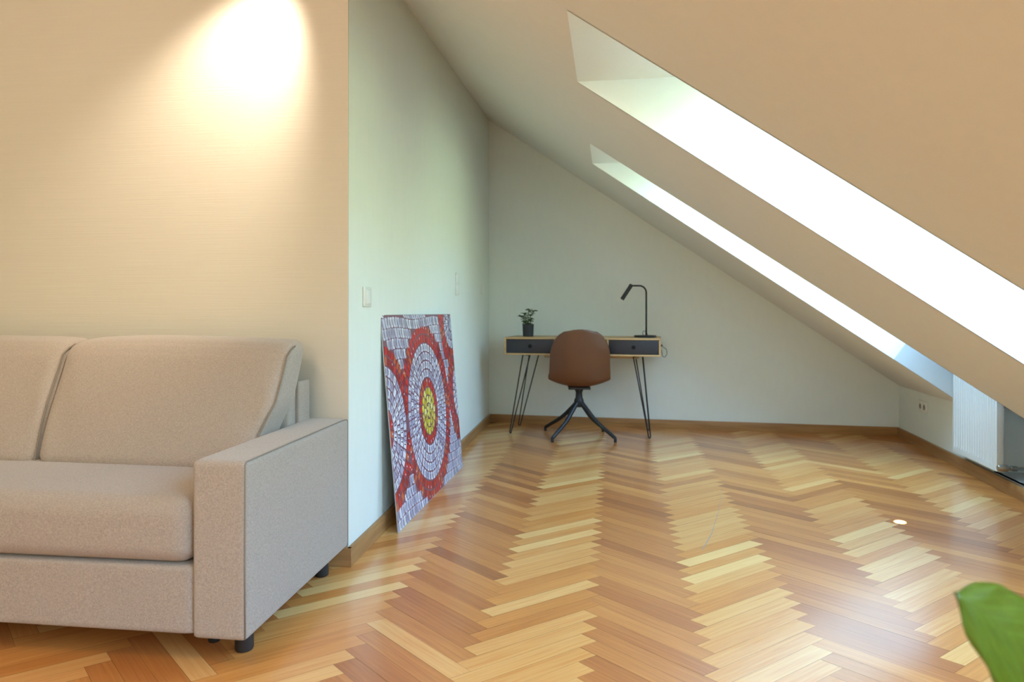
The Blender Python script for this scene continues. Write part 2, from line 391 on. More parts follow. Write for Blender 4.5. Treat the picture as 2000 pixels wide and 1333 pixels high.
# baseboards --------------------------------------------
def skirt(name, p, q, nrm, h=.072, th=.017):
    bm = NB(); d = (q - p).normalized(); ln = (q - p).length
    ro = math.atan2(d.y, d.x)
    s = 1 if Vector((-d.y, d.x, 0)).dot(nrm) > 0 else -1
    y0, y1 = (0, th) if s > 0 else (-th, 0)
    box(bm, (0, y0, 0), (ln, y1, h), bev=.002, seg=2)
    o = link_mesh(name, bm, skirt_m, kind='structure'); o.location = p; o.rotation_euler = (0, 0, ro); auto(o); return o
skirt('baseboard_left', PW(-.017, 0, 0), Bc, M)
skirt('baseboard_back', Bc + M * .0, Dk, -R)
skirt('baseboard_right', Dk, P(SK, TR_ + .1, 0), -E)
skirt('baseboard_sofa_side', PW(0, .017, 0), PW(0, -3.5, 0), -L)

# ------------------------------------------------------------ sofa
sofa = thing('sofa', 'beige woven fabric sofa with square arms in front of the papered wall', 'sofa', (-.714, 1.831, 0), ROTM)
SW = 1.945; AW = .157
def soft_box(lo, hi, bev, seg, cuts=0, bulge=None, puff=0):
    """box with rounded edges, faces subdivided and puffed a little"""
    bm = NB(); x0, y0, z0 = lo; x1, y1, z1 = hi
    nx, ny, nz = cuts or (2, 2, 2)
    import itertools
    def coord(a, b, n_, i):
        # denser near the ends so that edges stay round
        t = i / n_
        return a + (b - a) * t
    grid = {}
    for i, j, k in itertools.product(range(nx + 1), range(ny + 1), range(nz + 1)):
        if i in (0, nx) or j in (0, ny) or k in (0, nz):
            p = Vector((coord(x0, x1, nx, i), coord(y0, y1, ny, j), coord(z0, z1, nz, k)))
            c = Vector(((min(max(p.x, x0 + bev), x1 - bev)), min(max(p.y, y0 + bev), y1 - bev), min(max(p.z, z0 + bev), z1 - bev)))
            d = p - c
            if d.length > 1e-9: p = c + d.normalized() * bev
            if puff:
                fx = max(0, 1 - ((p.x - (x0 + x1) / 2) / ((x1 - x0) / 2)) ** 2); fy = max(0, 1 - ((p.y - (y0 + y1) / 2) / ((y1 - y0) / 2)) ** 2); fz = max(0, 1 - ((p.z - (z0 + z1) / 2) / ((z1 - z0) / 2)) ** 2)
                if k in (0, nz): p.z += (puff if k else -puff * .3) * math.sqrt(fx * fy)
                if j in (0, ny): p.y += (puff if j else -puff) * math.sqrt(fx * fz) * .6
            if bulge: p = bulge(p)
            grid[i, j, k] = bm.verts.new(p)
    def face(a, b, c, d):
        try: bm.faces.new([grid[q] for q in (a, b, c, d)])
        except Exception: pass
    for i in range(nx):
        for j in range(ny):
            for k in (0, nz): face((i, j, k), (i + 1, j, k), (i + 1, j + 1, k), (i, j + 1, k))
    for i in range(nx):
        for k in range(nz):
            for j in (0, ny): face((i, j, k), (i + 1, j, k), (i + 1, j, k + 1), (i, j, k + 1))
    for j in range(ny):
        for k in range(nz):
            for i in (0, nx): face((i, j, k), (i, j + 1, k), (i, j + 1, k + 1), (i, j, k + 1))
    return bm
for x0 in (-AW, -SW):
    bm = soft_box((x0, 0, .082), (x0 + AW, .765, .568), .016, 3, cuts=(26, 80, 60))
    arm = link_mesh('armrest', bm, sofa_m, sofa, smooth=True)
    xo = x0 + AW if x0 == -AW else x0
    bm = NB(); s_ = -.0045 if x0 == -AW else .0045
    for xx in ((xo + s_),):
        tube(bm, [(xx, .004, .09), (xx, .003, .3), (xx, .0045, .558), (xx, .012, .5655), (xx, .3, .5665), (xx, .7, .5665), (xx, .757, .563), (xx, .763, .555), (xx, .763, .09)], .0022, 6)
    link_mesh('piping', bm, seam_m, arm, smooth=True); bm = NB()
    tube(bm, [(x0 + AW - .150 if x0 == -AW else x0 + .15, .004, .09), (x0 + AW - .150 if x0 == -AW else x0 + .15, .004, .555)], .0012, 6)
    link_mesh('front_seam', bm, seam_m, arm, smooth=True)
# front rail
bm = soft_box((-SW + AW - .002, .008, .088), (-AW + .002, .62, .276), .012, 3, cuts=(60, 30, 20))
link_mesh('base', bm, sofa_m, sofa, smooth=True)
# seat cushion
def seatf(p):
    return p
bm = soft_box((-SW + AW + .004, -.004, .280), (-AW - .004, .60, .458), .048, 6, cuts=(90, 44, 20), puff=.012)
seat = link_mesh('seat_cushion', bm, sofa_m, sofa, smooth=True)
bm = NB(); tube(bm, [(-SW + AW + .05, -.0035, .30), (-1.2, -.012, .293), (-.6, -.012, .293), (-AW - .05, -.0035, .30)], .0015, 6)
# back cushions
def mkback(x0, x1, right_open):
    Hc = .405
    def shape(p):
        h = p.z / Hc                       # 0 bottom .. 1 top
        y = p.y * (1 - .18 * h) + .335 + .195 * h + .02 * h * h
        z = .452 + p.z * (1 - .0 * p.y) + .10 * (p.y - .1) * h
        x = p.x
        k = (x - x0) / (x1 - x0)
        if k < .5: x -= (.5 - k) * 2 * .06 * h
        elif right_open: x += (k - .5) * 2 * (.035 * min(1, max(0, (z - .56) / .1)) - .006)
        else: x -= (k - .5) * 2 * .06 * h
        wr = .004 * math.sin(38 * x + 9 * h) * math.exp(-((min(abs(p.x - x0), abs(x1 - p.x))) / .07) ** 2)
        return Vector((x, y + wr, z + .003 * math.sin(7 * p.x + 1)))
    bm = soft_box((x0, 0, 0), (x1, .19, Hc), .04, 5, cuts=(56, 20, 32), puff=.024, bulge=shape)
    o = link_mesh('back_cushion', bm, sofa_m, sofa, smooth=True)
    for xs in ((x1 - .004,) if right_open else (x1 - .004, x0 + .004)):
        bm = NB(); pts = []
        for q in range(25):
            h = q / 24
            pp = shape(Vector((xs, .012 if h < .93 else .012 + (h - .93) * .9, Hc * min(h, .985)))); pp.y -= .003; pts.append(pp)
        tube(bm, pts, .003, 6); link_mesh('piping', bm, seam_m, o, smooth=True)
    return o
mkback(-.938, -.163, True)
mkback(-SW + AW + .065, -.940, False)
# back frame behind the cushions
bm = soft_box((-SW + AW + .002, .585, .2), (-AW - .002, .715, .70), .02, 3, cuts=(60, 14, 40))
link_mesh('back_frame', bm, sofa_m, sofa, smooth=True)
bm = soft_box((-AW - .004, .65, .50), (-AW + .012, .745, .715), .006, 3, cuts=(6, 20, 30))
link_mesh('side_flap', bm, sofa_m, sofa, smooth=True)
for (fx, fy, fr_, nm) in ((-.072, .125, .026, 'foot'), (-SW + .072, .125, .026, 'foot'), (-.072, .68, .026, 'foot'), (-SW + .072, .68, .026, 'foot'),
                      (-.185, .16, .017, 'foot'), (-SW + .185, .16, .017, 'foot')):
    bm = NB(); lathe(bm, [(0, .001), (fr_ * .92, .001), (fr_, .006), (fr_, .08), (fr_ * .98, .0885), (0, .0885)], 28, c=(fx, fy, 0)); auto(link_mesh(nm, bm, black_plastic, sofa))

# ------------------------------------------------------------ mosaic picture
BLp = Vector((-.498, 2.993, .0)); Uv = Vector((.1460, .98928, 0)); Tv = Vector((-.0847, .0125, .9963)).normalized(); Nv = Uv.cross(Tv).normalized()
if Nv.dot(M) < 0: Nv = -Nv
PWI, PHE = 1.300, .962
pic = thing('mosaic_picture', 'large unframed picture of red, white and yellow mosaic rings leaning on the left wall', 'picture', BLp + Uv * .65, 0)
def tbl(v): return Vector(v) - pic.location
def bp(s, t, d=0): return tbl(BLp + Uv * s + Tv * t + Nv * d)
bm = NB(); prism(bm, [bp(0, 0, -.004), bp(PWI, 0, -.004), bp(PWI, PHE, -.004), bp(0, PHE, -.004)], Nv * .004)
link_mesh('board', bm, mat('board_edge', (.45, .45, .47), .5), pic)
cols = {'plum': (.24, .10, .14), 'grout': (.10, .07, .10), 'white': (.82, .82, .90), 'lav': (.46, .43, .58), 'pale': (.66, .66, .80), 'red': (.68, .035, .03), 'dred': (.36, .025, .03), 'orange': (.66, .14, .05),
        'yellow': (.80, .66, .06), 'dyell': (.62, .47, .03), 'lemon': (.86, .80, .25), 'ink': (.06, .055, .12), 'brick': (.42, .13, .09)}
names = list(cols); pm = [mat('print_' + k, v, .38, coat=.3) for k, v in cols.items()]
bm = NB(); ix = {k: i for i, k in enumerate(names)}
def pq(pts, c, d):
    q = [(min(max(s, .002), PWI - .002), min(max(t, .002), PHE - .002)) for s, t in pts]
    ar = 0
    for (a, b), (c2, d2) in zip(q, q[1:] + q[:1]): ar += a * d2 - c2 * b
    if abs(ar) < 1e-5: return
    f = bm.faces.new([bm.verts.new(bp(s, t, d)) for s, t in q]); f.material_index = ix[c]
pq([(0, 0), (PWI, 0), (PWI, PHE), (0, PHE)], 'plum', .0003)
CIR = [((.64, .447), [(.127, 'Y'), (.178, 'R'), (.362, 'W'), (.458, 'R')]),
       ((-.05, .455), [(.10, 'R'), (.288, 'W'), (.378, 'R')]),
       ((1.27, .905), [(.16, 'W'), (.27, 'R')]),
       ((1.42, .47), [(.21, 'W'), (.335, 'R')])]
whiteR = [.362, .288, .16, .21]
def owner(s, t):
    best = None
    for i, (c, z) in enumerate(CIR):
        r_ = math.hypot(s - c[0], t - c[1])
        if r_ < z[-1][0]:
            v = r_ - whiteR[i]
            if best is None or v < best[0]: best = (v, i, r_)
    return best
def zone(i, r_):
    for rr, k in CIR[i][1]:
        if r_ < rr: return k
def tile(s, t, u, v, hw, hh, kind, rnd):
    """one tile centred on s,t with in-plane axes u (width) and v (height)"""
    jx = rnd.uniform(-.12, .12)
    if kind == 'W': c = rnd.choice(('white', 'white', 'pale', 'pale', 'lav'))
    elif kind == 'R': c = rnd.choice(('red', 'red', 'red', 'orange', 'dred'))
    elif kind == 'Y': c = rnd.choice(('yellow', 'yellow', 'dyell', 'lemon'))
    else: c = rnd.choice(('pale', 'lav', 'white', 'pale'))
    def q(a, b): return (s + u[0] * a * hw + v[0] * b * hh, t + u[1] * a * hw + v[1] * b * hh)
    top = rnd.uniform(.75, 1.0)
    pq([q(-.9, -.85 + jx), q(0, -1.0), q(.9, -.85 - jx), q(.92, .8), q(0, top), q(-.92, .8)], c, .0006)
    # shaded flank and small printed stroke
    sec = {'W': 'lav', 'F': 'lav', 'R': 'dred', 'Y': 'dyell'}[kind]
    pq([q(.45, -.92), q(.9, -.85), q(.92, .8), q(.45, .9)], sec, .0009)
    if kind in 'WF' and rnd.random() < .95:
        a = rnd.uniform(-.45, .2); pq([q(a, -.55), q(a + .3, -.5), q(a + .45, .5), q(a + .15, .45)], 'ink', .0012)
    if kind == 'R' and rnd.random() < .55: 
        a = rnd.uniform(-.6, -.1); pq([q(a, .1), q(a + .35, .1), q(a + .35, .6), q(a, .6)], rnd.choice(('orange', 'pale')), .0012)
    if kind == 'Y' and rnd.random() < .6:
        pq([q(-.7, .2), q(-.1, -.2), q(.1, .1), q(-.4, .65)], 'lemon', .0012)
rnd = random.Random(3)
for i, (c, zs) in enumerate(CIR):
    rings = []; r0 = 0
    for rr, k in zs:
        nn = max(1, round((rr - r0) / .047)) if k != 'Y' else 3
        for q in range(nn): rings.append((r0 + (rr - r0) * (q + .5) / nn, (rr - r0) / nn, k))
        r0 = rr
    for ri, (rm, dr_, k) in enumerate(rings):
        cnt = max(5, int(2 * math.pi * rm / .042))
        for a in range(cnt):
            an = 2 * math.pi * (a + .5 * (ri % 2)) / cnt + rnd.uniform(-.01, .01)
            s, t = c[0] + rm * math.cos(an), c[1] + rm * math.sin(an)
            if not (-.01 < s < PWI + .01 and -.01 < t < PHE + .01): continue
            ow = owner(s, t)
            if not ow or ow[1] != i: continue
            v = (math.cos(an), math.sin(an)); u = (-v[1], v[0])
            if v[1] < 0: pass
            tile(s, t, u, v, math.pi * rm / cnt * .93, dr_ / 2 * .93, k, rnd)
rows = int(PHE / .05) + 1
for j in range(rows + 1):
    for a in range(40):
        s = (a + .5 * (j % 2)) * .036; t = .02 + j * .05 + .008 * math.sin(s * 9)
        if s > PWI or t > PHE + .01 or owner(s, t): continue
        tile(s, t, (1, 0), (rnd.uniform(-.45, -.1), 1), .0172, .0262, 'F', rnd)
link_mesh('print', bm, pm, pic)

# ------------------------------------------------------------ wall plates
def plate(name, a, z, wd, h, label, cat, n_=1, kind='switch', group=None):
    t = thing(name, label, cat, PW(a, 0, z), ROTM, group)
    # local x points into the room, y along the wall
    bm = NB(); box(bm, (0, -wd / 2, -h / 2), (.009, wd / 2, h / 2), bev=.003, seg=3); auto(link_mesh('cover_plate', bm, white_plastic, t))
    for k in range(n_):
        hh = h / n_; c = -h / 2 + hh * (k + .5)
        bm = NB(); 
        if kind == 'switch' : box(bm, (.008, -wd * .36, c - hh * .36), (.0135, wd * .36, c + hh * .36), bev=.002, seg=2); auto(link_mesh('rocker', bm, white_plastic, t))
    return t
def asw(u):  # distance along the left wall seen in column u
    k = (u - 1000) / 1333.; Y = -.95 / (k - .1238); return (Y - 2.611) / .9924
plate('light_switch', asw(715), 1.033, .086, .082, 'single white light switch on left wall beside the papered corner', 'light switch', 1)
plate('light_switch', asw(892), 1.160, .084, .152, 'tall double white light switch on left wall above the mosaic picture', 'light switch', 2)
plate('light_switch', asw(941.5), 1.158, .082, .082, 'small white light switch on left wall closest to the desk corner', 'light switch', 1)
# socket on knee wall
sk = thing('wall_socket', 'double white power socket low on the knee wall left of the radiator', 'socket', P(SK, 5.335, .30), math.atan2(R.y, R.x))
bm = NB(); box(bm, (-.078, 0, -.041), (.078, .009, .041), bev=.003, seg=3); auto(link_mesh('cover_plate', bm, white_plastic, sk))
for xx in (-.037, .037):
    bm = NB(); box(bm, (xx - .03, .006, -.03), (xx + .03, .0105, .03), bev=.003); 
    o = auto(link_mesh('insert', bm, white_plastic, sk))
    bm = NB(); M0 = Matrix.Rotation(-math.pi / 2, 4, 'X')
    lathe(bm, [(.0, .0), (.019, .0), (.019, .0012), (0, .0012)], 24)
    for v in bm.verts: v.co = Vector((v.co.x + xx, .0102 + v.co.z, v.co.y))
    link_mesh('recess', bm, socket_dark, o)

# ------------------------------------------------------------ radiator
r0, r1, zb, ztp = 4.088, 4.645, .122, .70
rad = thing('radiator', 'white ribbed panel radiator below the sloping ceiling on the knee wall', 'radiator', P(1.752, r0, 0), math.atan2(R.y, R.x))
RWd = r1 - r0       # local x along R, local y: +y points to -E (into the room)
bm = NB()
# corrugated front panel
nr = 17; fr0 = .012; prof = [(0, -.004), (.0, 0.0), (fr0, 0.0)]
pitch = (RWd - 2 * fr0) / nr
for k in range(nr):
    x = fr0 + pitch * k
    prof += [(x + pitch * .22, 0.0), (x + pitch * .34, -.007), (x + pitch * .66, -.007), (x + pitch * .78, 0.0)]
prof += [(RWd - fr0, 0.0), (RWd, 0.0), (RWd, -.004)]
def rings_at(z, flat): return [bm.verts.new((x, 0.0 if flat and y == -.007 else y, z)) for x, y in prof]
zl = [(zb, True), (zb + .028, True), (zb + .045, False), (ztp - .045, False), (ztp - .028, True), (ztp, True)]
rg = [rings_at(z, f_) for z, f_ in zl]
for a, b in zip(rg, rg[1:]):
    for k in range(len(prof) - 1): bm.faces.new((a[k], a[k + 1], b[k + 1], b[k]))
o = link_mesh('front_panel', bm, rad_m, rad); auto(o, 25)
bm = NB(); box(bm, (0, -.034, zb + .01), (RWd, -.028, ztp - .01), bev=.002); auto(link_mesh('rear_panel', bm, rad_m, rad))
for xx in (0, RWd - .003):
    bm = NB(); box(bm, (xx, -.034, zb), (xx + .003, -.002, ztp), bev=.001); auto(link_mesh('side_panel', bm, rad_m, rad))
bm = NB()
for k in range(18): box(bm, (.01 + k * .0305, -.026, ztp - .004), (.026 + k * .0305, -.008, ztp))
link_mesh('top_grille', bm, rad_m, rad)
bm = NB(); box(bm, (.3, -.076, zb + .1), (.34, -.033, ztp - .1)); link_mesh('bracket', bm, rad_m, rad)
bm = NB()
zv = .152
tube(bm, [(0.004, -.036, zv), (-.05, -.036, zv)], .009, 14); tube(bm, [(-.05, -.036, zv), (-.05, -.10, zv), (-.05, -.13, zv), (-.05, -.145, zv - .02), (-.05, -.147, .08)], .008, 12)
tube(bm, [(-.05, -.045, zv), (-.05, -.07, zv)], .015, 6)
tube(bm, [(-.05, .018, zv), (-.05, .014, zv), (-.05, -.026, zv), (-.05, -.027, zv), (-.05, -.04, zv)], .02, 18, radii=[.014, .0165, .0175, .012, .011])
v_ = auto(link_mesh('valve', bm, brass, rad)); v_['label'] = 'dull metal radiator valve'

# ------------------------------------------------------------ desk
DF = Vector((-.0605, 5.38, 0)); DWd, DD, DT, DB = 1.205, .47, .772, .634
desk = thing('desk', 'narrow oak desk with charcoal drawers and black hairpin legs at the back wall', 'desk', DF, ROTE - .004)
th = .014
bm = NB(); box(bm, (0, 0, DT - th), (DWd, DD, DT), bev=.002); auto(link_mesh('desktop', bm, desk_m, desk))
bm = NB(); box(bm, (0, 0, DB), (DWd, DD, DB + th), bev=.002); auto(link_mesh('bottom_board', bm, desk_m, desk))
for xx in (0, .395, .802, DWd - th):
    bm = NB(); box(bm, (xx, .001, DB + th), (xx + th, DD - .005, DT - th)); link_mesh('side_board' if xx in (0, DWd - th) else 'divider', bm, desk_m, desk)
bm = NB(); box(bm, (th, DD - .015, DB + th), (DWd - th, DD - .008, DT - th)); link_mesh('rear_board', bm, desk_m, desk)
bm = NB(); box(bm, (.30, .10, DB - .022), (1.04, .13, DB), bev=.002); auto(link_mesh('rail', bm, desk_m, desk))
for xa, xb in ((th, .395), (.802 + th, DWd - th)):
    bm = NB(); box(bm, (xa + .003, .004, DB + th + .003), (xb - .003, .018, DT - th - .003), bev=.001)
    d_ = auto(link_mesh('drawer', bm, drawer_m, desk))
    bm = NB(); xm = (xa + xb) / 2; zm = (DB + DT) / 2
    lathe(bm, [(0, 0), (.015, 0), (.015, .004), (0, .004)], 28)
    for v in bm.verts: v.co = Vector((xm + v.co.x, .0045 - v.co.z, zm + v.co.y))
    k_ = link_mesh('finger_hole', bm, hole_m, d_)
def hairpin(foot, a, b):
    bm = NB(); F = Vector((foot[0], foot[1], .007)); A_ = Vector((a[0], a[1], DB)); B_ = Vector((b[0], b[1], DB))
    d = (B_ - A_).normalized() * .010; c1, c2 = F - d + UP * .012, F + d + UP * .012
    pts = [A_, A_.lerp(c1, .5), c1]
    for q in range(1, 6):
        an = math.pi * q / 6; pts.append(F + UP * .012 - d * math.cos(an) - UP * .012 * math.sin(an))
    pts += [c2, B_.lerp(c2, .5), B_]
    tube(bm, pts, .0048, 10)
    ctr = (A_ + B_) / 2
    tube(bm, [A_ + UP * -.002, B_ + UP * -.002], .006, 8)
    link_mesh('leg', bm, black_metal, desk, smooth=True)
hairpin((.036, .062), (.13, .10), (.20, .03)); hairpin((.03, .445), (.13, .38), (.20, .45))
hairpin((1.121, .0785), (1.07, .10), (1.0, .03)); hairpin((1.105, .45), (1.0, .39), (1.055, .45))
# knob screw and cable at the right end
bm = NB(); tube(bm, [(DWd, .10, .715), (DWd + .012, .10, .715)], .008, 14); link_mesh('cable_knob', bm, mat('brown_knob', (.12, .05, .03), .5), desk, smooth=True)

# ------------------------------------------------------------ desk lamp
def DP_(s, d, z): 
    rz_ = ROTE - .004
    return DF + Vector((math.cos(rz_), math.sin(rz_), 0)) * s + Vector((-math.sin(rz_), math.cos(rz_), 0)) * d + UP * z
lp = thing('desk_lamp', 'slim black desk lamp with bent arm and tube head on the right end of desk', 'desk lamp', DP_(1.085, .21, DT + .0005), 0)
bm = NB(); lathe(bm, [(0, 0), (.084, 0), (.087, .003), (.087, .012), (.083, .016), (0, .016)], 48); auto(link_mesh('base', bm, black_metal, lp))
hp = .405; rad_c = .055
pts = [(.0, 0, .015), (0, 0, .1), (0, 0, .2), (0, 0, .3), (0, 0, hp - rad_c)]
pts += [(-rad_c + rad_c * math.cos(a), 0, hp - rad_c + rad_c * math.sin(a)) for a in [math.pi / 2 * q / 8 for q in range(1, 9)]]
pts += [(-.09, 0, hp), (-.125, 0, hp)]
pts = [(x + .008, y, z) for x, y, z in pts]
bm = NB(); tube(bm, pts, .0068, 14); link_mesh('pole', bm, black_metal, lp, smooth=True)
h0 = Vector((-.108, -.008, hp + .008)); h1 = Vector((-.185, -.018, hp - .108))
bm = NB(); dd = (h1 - h0).normalized()
tube(bm, [h0, h0 + dd * .002, h1 - dd * .001, h1, h1 + dd * -.004, h1 + dd * -.02], .015, 28, radii=[.013, .0155, .0155, .0145, .0125, .0125]); auto(link_mesh('lamp_head', bm, black_metal, lp))
bm = NB(); tube(bm, [(-.112, 0, hp), (-.122, -.004, hp - .001)], .010, 16); link_mesh('joint', bm, black_metal, lp, smooth=True)
bm = NB()
loc = lp.location
def lc(s, d, z): return DP_(s, d, z) - loc
cord_m = mat('dark_green_cord', (.02, .06, .055), .5)
def smooth_pts(ps, k=6):
    o_ = []
    for i in range(len(ps) - 1):
        p0, p1, p2, p3 = ps[max(i - 1, 0)], ps[i], ps[i + 1], ps[min(i + 2, len(ps) - 1)]
        for j in range(k):
            t = j / k; o_.append(.5 * ((2 * p1) + (p2 - p0) * t + (2 * p0 - 5 * p1 + 4 * p2 - p3) * t * t + (3 * p1 - p0 - 3 * p2 + p3) * t ** 3))
    return o_ + [ps[-1]]
cb = [Vector((.02, .083, .008)), Vector((.0, .095, .02)), Vector((.005, .105, .045)), Vector((.03, .12, .04)), Vector((.05, .135, .012)), Vector((.08, .16, .003)), Vector((.09, .20, .003))]
tube(bm, smooth_pts(cb), .0022, 8); link_mesh('cord', bm, cord_m, lp, smooth=True)
cb = [Vector(q) for q in ((DWd + .004, .40, DB + .03), (DWd + .012, .36, DB - .012), (DWd + .028, .28, DB - .02), (DWd + .045, .2, DB + .01), (DWd + .04, .14, DB + .05), (DWd + .02, .11, .70), (DWd + .010, .10, .713))]
bm = NB(); tube(bm, smooth_pts(cb), .0022, 8); link_mesh('cable', bm, cord_m, desk, smooth=True)

# ------------------------------------------------------------ small plant
pt = thing('potted_plant', 'small green jade-like plant in a dark grey pot on the left end of desk', 'potted plant', DP_(.145, .235, DT + .0005), 0)
bm = NB(); lathe(bm, [(0, 0), (.040, 0), (.043, .003), (.0465, .1), (.0435, .1), (.0415, .085), (0, .085)], 40); auto(link_mesh('pot', bm, pot_m, pt))
bm = NB(); lathe(bm, [(.0415, .0855), (.03, .089), (0, .091)], 24); link_mesh('soil', bm, soil_m, pt, smooth=True)
rd = random.Random(11)
def small_leaf(bm, c, d, up, ln, wd):
    d = d.normalized(); side = d.cross(up).normalized(); nn = side.cross(d).normalized()
    rows_ = []
    for q in range(6):
        t = q / 5; hw = wd * math.sin(math.pi * min(1, .08 + t * .92)) ** .6 * (.62 + .5 * t) if 0 < q < 5 else wd * .12
        ctr = c + d * ln * t - nn * ln * .18 * t * t
        rows_.append([bm.verts.new(ctr - side * hw + nn * hw * .25), bm.verts.new(ctr - nn * .0008), bm.verts.new(ctr + side * hw + nn * hw * .25)])
    for a, b in zip(rows_, rows_[1:]):
        for k in (0, 1): bm.faces.new((a[k], a[k + 1], b[k + 1], b[k]))
bs = NB(); bl = NB()
tips = [((-.012, 0, .088), (-.02, 0, .13), (-.06, .01, .160)), ((0, 0, .088), (.0, .0, .15), (.004, 0, .215)), ((0, .0, .09), (.012, -.01, .15), (.045, .0, .205)),
        ((-.0, .01, .10), (-.02, .01, .15), (-.035, -.02, .185)), ((.005, 0, .088), (.015, .012, .11), (.02, .015, .135)), ((-.005, -.01, .088), (-.02, -.012, .105), (-.028, -.015, .12))]
for tp in tips:
    ps = smooth_pts([Vector(q) for q in tp], 5); tube(bs, ps, .003, 7)
    for q in range(2, len(ps)):
        for z in range(2):
            if rd.random() < .9:
                an = rd.uniform(0, 2 * math.pi); d = Vector((math.cos(an), math.sin(an), rd.uniform(.0, .8)))
                if q > len(ps) * .45: small_leaf(bl, ps[q], d, UP, rd.uniform(.024, .038), rd.uniform(.010, .014))
    for z in range(5):
        an = z * 1.26; small_leaf(bl, ps[-1], Vector((math.cos(an), math.sin(an), .35)), UP, .034, .013)
for z in range(12):
    an = z * .52; small_leaf(bl, Vector((.008 * math.cos(an), .008 * math.sin(an), .095)), Vector((math.cos(an), math.sin(an), .8)), UP, .032, .009)
link_mesh('stem', bs, stem_m, pt, smooth=True)
fo = link_mesh('foliage', bl, smallleaf_m, pt, smooth=True); md = fo.modifiers.new('thick', 'SOLIDIFY'); md.thickness = .0012

# ------------------------------------------------------------ desk chair
ch = thing('desk_chair', 'cognac leather shell chair on a black four-star base at the desk', 'chair', (.52, 5.30, 0), math.radians(-3))
def shellpt(a, b):
    """a: -1..1 across, b: 0 seat front .. 1 backrest top; the sitter faces +y, the back is towards the camera"""
    prof = [(0, .20, .425), (.12, .15, .436), (.3, .02, .415), (.44, -.09, .407), (.54, -.165, .435), (.63, -.205, .50), (.75, -.228, .60), (.88, -.243, .72), (1, -.25, .838)]
    for (b0, y0, z0), (b1, y1, z1) in zip(prof, prof[1:]):
        if b <= b1:
            t = (b - b0) / (b1 - b0); break
    i = [p[0] for p in prof].index(b0)
    def cr_(k):
        p0, p1, p2, p3 = prof[max(i - 1, 0)][k], prof[i][k], prof[i + 1][k], prof[min(i + 2, len(prof) - 1)][k]
        return .5 * ((2 * p1) + (p2 - p0) * t + (2 * p0 - 5 * p1 + 4 * p2 - p3) * t * t + (3 * p1 - p0 - 3 * p2 + p3) * t ** 3)
    y, z = cr_(1), cr_(2)
    if b < .12: wv = .232 * math.sqrt(max(0, 1 - ((.12 - b) / .12) ** 2 * .28))
    elif b < .5: wv = .232 + .0035 * math.sin((b - .12) / .38 * math.pi)
    else: wv = .232 - .020 * ((b - .5) / .5) ** 1.4
    if b > .78: wv = (.232 - .020 * ((b - .5) / .5) ** 1.4) * (max(0, 1 - ((b - .78) / .2203) ** 2.6)) ** (1 / 2.3) + .0005
    x = a * wv
    cup = abs(a) ** 2.2
    if b < .5:
        z += .055 * cup * min(1, .55 + b); 
    if b >= .4:
        kk = min(1, (b - .4) / .2); y += .075 * cup * kk * (1 - .45 * max(0, (b - .75) / .25)) * (min(1, wv / .18)) ** 2
        if b < .62: z += .085 * cup * (1 - (b - .4) / .22) * (0 if b < .5 else 1)
    return Vector((x, y, z))
bm = NB(); na, nb = 28, 48
g_ = [[bm.verts.new(shellpt(-1 + 2 * i / na, j / nb)) for i in range(na + 1)] for j in range(nb + 1)]
for j in range(nb):
    for i in range(na): bm.faces.new((g_[j][i], g_[j][i + 1], g_[j + 1][i + 1], g_[j + 1][i]))
bmesh.ops.smooth_vert(bm, verts=bm.verts[:], factor=.5, use_axis_x=True, use_axis_y=True, use_axis_z=True)
sh = link_mesh('shell', bm, leather, ch, smooth=True)
md = sh.modifiers.new('thick', 'SOLIDIFY'); md.thickness = .014; md.offset = 0
md = sh.modifiers.new('round', 'BEVEL'); md.width = .005; md.segments = 3; md.limit_method = 'ANGLE'
bm = NB(); rim = [shellpt(-1, j / 40) for j in range(41)] + [shellpt(1, 1 - j / 40) for j in range(41)]
tube(bm, [p_ + Vector((0, .006, 0)) for p_ in rim], .0035, 6)
link_mesh('edge_piping', bm, leather_in, ch, smooth=True)
bm = NB(); box(bm, (-.085, -.10, .378), (.085, .10, .396), bev=.005); lathe(bm, [(0, .33), (.024, .33), (.026, .35), (.036, .374), (.036, .38), (0, .38)], 28); auto(link_mesh('seat_mount', bm, black_metal, ch))
bm = NB(); lathe(bm, [(0, .23), (.03, .235), (.040, .262), (.036, .29), (.027, .31), (.026, .338), (0, .338)], 32); auto(link_mesh('hub', bm, black_metal, ch))
for (fx, fy) in ((.302, 5.085), (.768, 5.085), (.735, 5.53), (.274, 5.575)):
    v = Vector((fx - .52, fy - 5.30, 0)); v = Matrix.Rotation(math.radians(3), 3, 'Z') @ v
    d = v.normalized(); bm = NB()
    ps = smooth_pts([d * .015 + UP * .275, d * .06 + UP * .232, v * .5 + UP * .135, v * .93 + UP * .046, v + UP * .030, v * 1.005 + UP * .012, v * 1.005 + UP * .001], 4)
    nps = len(ps); rr = [.020 - .009 * min(1, i / (nps * .7)) for i in range(nps)]
    tube(bm, ps, .01, 12, radii=rr); link_mesh('leg', bm, black_metal, ch, smooth=True)

